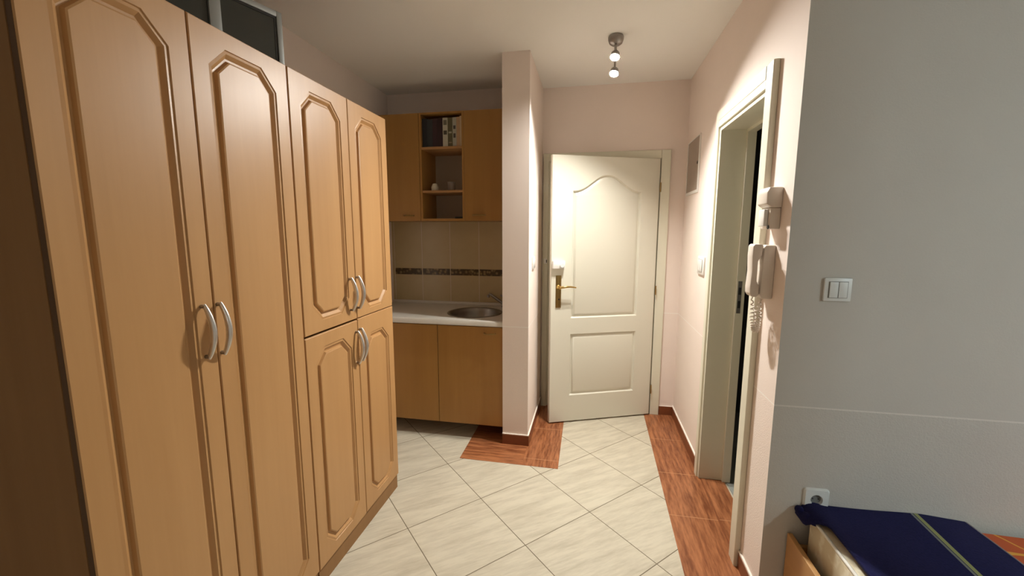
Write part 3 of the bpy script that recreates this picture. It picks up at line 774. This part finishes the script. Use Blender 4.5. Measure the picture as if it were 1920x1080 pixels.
# orange sheet with a yellow leaf print
sm, nt, bs = new_mat('orange_leaf_print')
tc = nd(nt, 'ShaderNodeTexCoord'); sp = nd(nt, 'ShaderNodeSeparateXYZ'); nt.links.new(tc.outputs['Object'], sp.inputs[0])
wob = noise(nt, coords(nt), 5, 2)
def branch(ax, ay, ang, wdt):
    ca, sa = math.cos(ang), math.sin(ang)
    d = math_node(nt, 'ADD', math_node(nt, 'MULTIPLY', math_node(nt, 'SUBTRACT', sp.outputs[0], ax), -sa), math_node(nt, 'MULTIPLY', math_node(nt, 'SUBTRACT', sp.outputs[1], ay), ca))
    d = math_node(nt, 'ADD', d, math_node(nt, 'MULTIPLY', math_node(nt, 'SUBTRACT', wob, .5), .10))
    pp = math_node(nt, 'ABSOLUTE', math_node(nt, 'SUBTRACT', math_node(nt, 'FRACT', math_node(nt, 'DIVIDE', d, .30)), .5))
    return math_node(nt, 'GREATER_THAN', pp, .5 - wdt)
col = mix_col(nt, noise(nt, coords(nt), 12), (.50, .085, .022), (.60, .12, .03))
for ax, ay, ang, wdt in ((.7, -1.90, .05, .022), (.735, -1.87, -1.0, .012), (.70, -1.93, .7, .010)):
    col = mix_col(nt, branch(ax, ay, ang, wdt), col, (.75, .38, .055))
nt.links.new(col, bs.inputs['Base Color']); bs.inputs['Roughness'].default_value = .8
def cloth(name, x0, x1, y0, y1, zf, th, mat, nx, ny, xedge=None):
    bm = bmesh.new(); top = []; bot = []
    for i in range(nx + 1):
        rt = []; rb = []
        for j in range(ny + 1):
            s, q = i / nx, j / ny
            y = y0 + (y1 - y0) * q
            a, b = xedge(y) if xedge else (x0, x1)
            x = a + (b - a) * s
            z = zf(x, y)
            rt.append(bm.verts.new((x, y, z + th))); rb.append(bm.verts.new((x, y, z)))
        top.append(rt); bot.append(rb)
    for i in range(nx):
        for j in range(ny):
            bm.faces.new((top[i][j], top[i + 1][j], top[i + 1][j + 1], top[i][j + 1])); bm.faces.new((bot[i][j], bot[i][j + 1], bot[i + 1][j + 1], bot[i + 1][j]))
    for i in range(nx):
        for j in (0, ny): bm.faces.new((top[i][j], bot[i][j], bot[i + 1][j], top[i + 1][j]))
    for j in range(ny):
        for i in (0, nx): bm.faces.new((top[i][j], top[i][j + 1], bot[i][j + 1], bot[i][j]))
    bmesh.ops.recalc_face_normals(bm, faces=bm.faces[:])
    return obj(name, bm, mat, None, 60)
o = cloth('bed_sheet', .40, 2.08, BY1 + .04, BY0 - .034, lambda x, y: MZ + .0012 + .0025 * math.sin(9 * x + 4 * y) ** 2, .005, sm, 40, 24)
tag(o, 'orange bed sheet with yellow leaf print, right of the navy blanket', 'sheet')
# navy blanket
nm, nt, bs = new_mat('navy_blanket')
tc = nd(nt, 'ShaderNodeTexCoord'); sp = nd(nt, 'ShaderNodeSeparateXYZ'); nt.links.new(tc.outputs['Object'], sp.inputs[0])
def band(x, a, b): return math_node(nt, 'MULTIPLY', math_node(nt, 'GREATER_THAN', x, a), math_node(nt, 'LESS_THAN', x, b))
X = sp.outputs[0]
fz = noise(nt, coords(nt), 160, 3, .7)
base = mix_col(nt, fz, (.006, .006, .032), (.017, .017, .080))
xs = math_node(nt, 'ADD', X, math_node(nt, 'MULTIPLY', math_node(nt, 'ADD', sp.outputs[1], 1.775), -.04))
base = mix_col(nt, band(xs, .4700, .4775), base, (.20, .21, .20)); base = mix_col(nt, band(xs, .4800, .4925), base, (.30, .32, .13))
nt.links.new(base, bs.inputs['Base Color']); bs.inputs['Roughness'].default_value = .9; bs.inputs['Specular IOR Level'].default_value = .08
try: bs.inputs['Sheen Weight'].default_value = .08; bs.inputs['Sheen Tint'].default_value = (.4, .4, .6, 1)
except Exception: pass
bump(nt, bs, fz, .5, .003)
def bl_edge(y):
    k = max(0.0, min(1.0, (y + 1.90) / .07)); k = k * k * (3 - 2 * k)
    return (.152 - .050 * k, .638 + .010 * math.sin((y + 1.77) * -5))
def bl_z(x, y):
    z = MZ + .0125 + .004 * (1 + math.sin(6 * y + 11 * x)) * math.sin(3 * x) ** 2 * min(1, max(0, (.6 - x) / .1))
    z += .006 * math.exp(-((x - .16) / .03) ** 2)
    if x < MX + .012: z -= 9.0 * (MX + .012 - x) ** 2 * 2.2
    if x > .60: z -= .003 * min(1, (x - .60) / .035)
    return z
o = cloth('blanket', 0, 1, BY1 + .06, YG - .006, bl_z, .009, nm, 70, 60, bl_edge)
tag(o, 'navy blue blanket with a thin yellow green stripe spread over the mattress', 'blanket')
bm = bmesh.new(); ys = [YG - .008 - i * .03 for i in range(30)]
add_tube(bm, [(bl_edge(y)[1] + .002, y, bl_z(bl_edge(y)[1], y) + .005) for y in ys], .005, 8); obj('grey_hem', bm, plain('grey_hem', (.22, .20, .22), .8), o, 60)
# rolled corner of the blanket by the wall
bm = bmesh.new()
n = 16
add_tube(bm, [(.110 + .030 * (i / n) ** 2, YG - .010 - .075 * i / n, .440 + .002 * math.sin(i * .8)) for i in range(n + 1)], [.0135 + .0015 * math.sin(i * .7) for i in range(n + 1)], 14, flat=1.05)
obj('rolled_corner', bm, nm, o, 60)
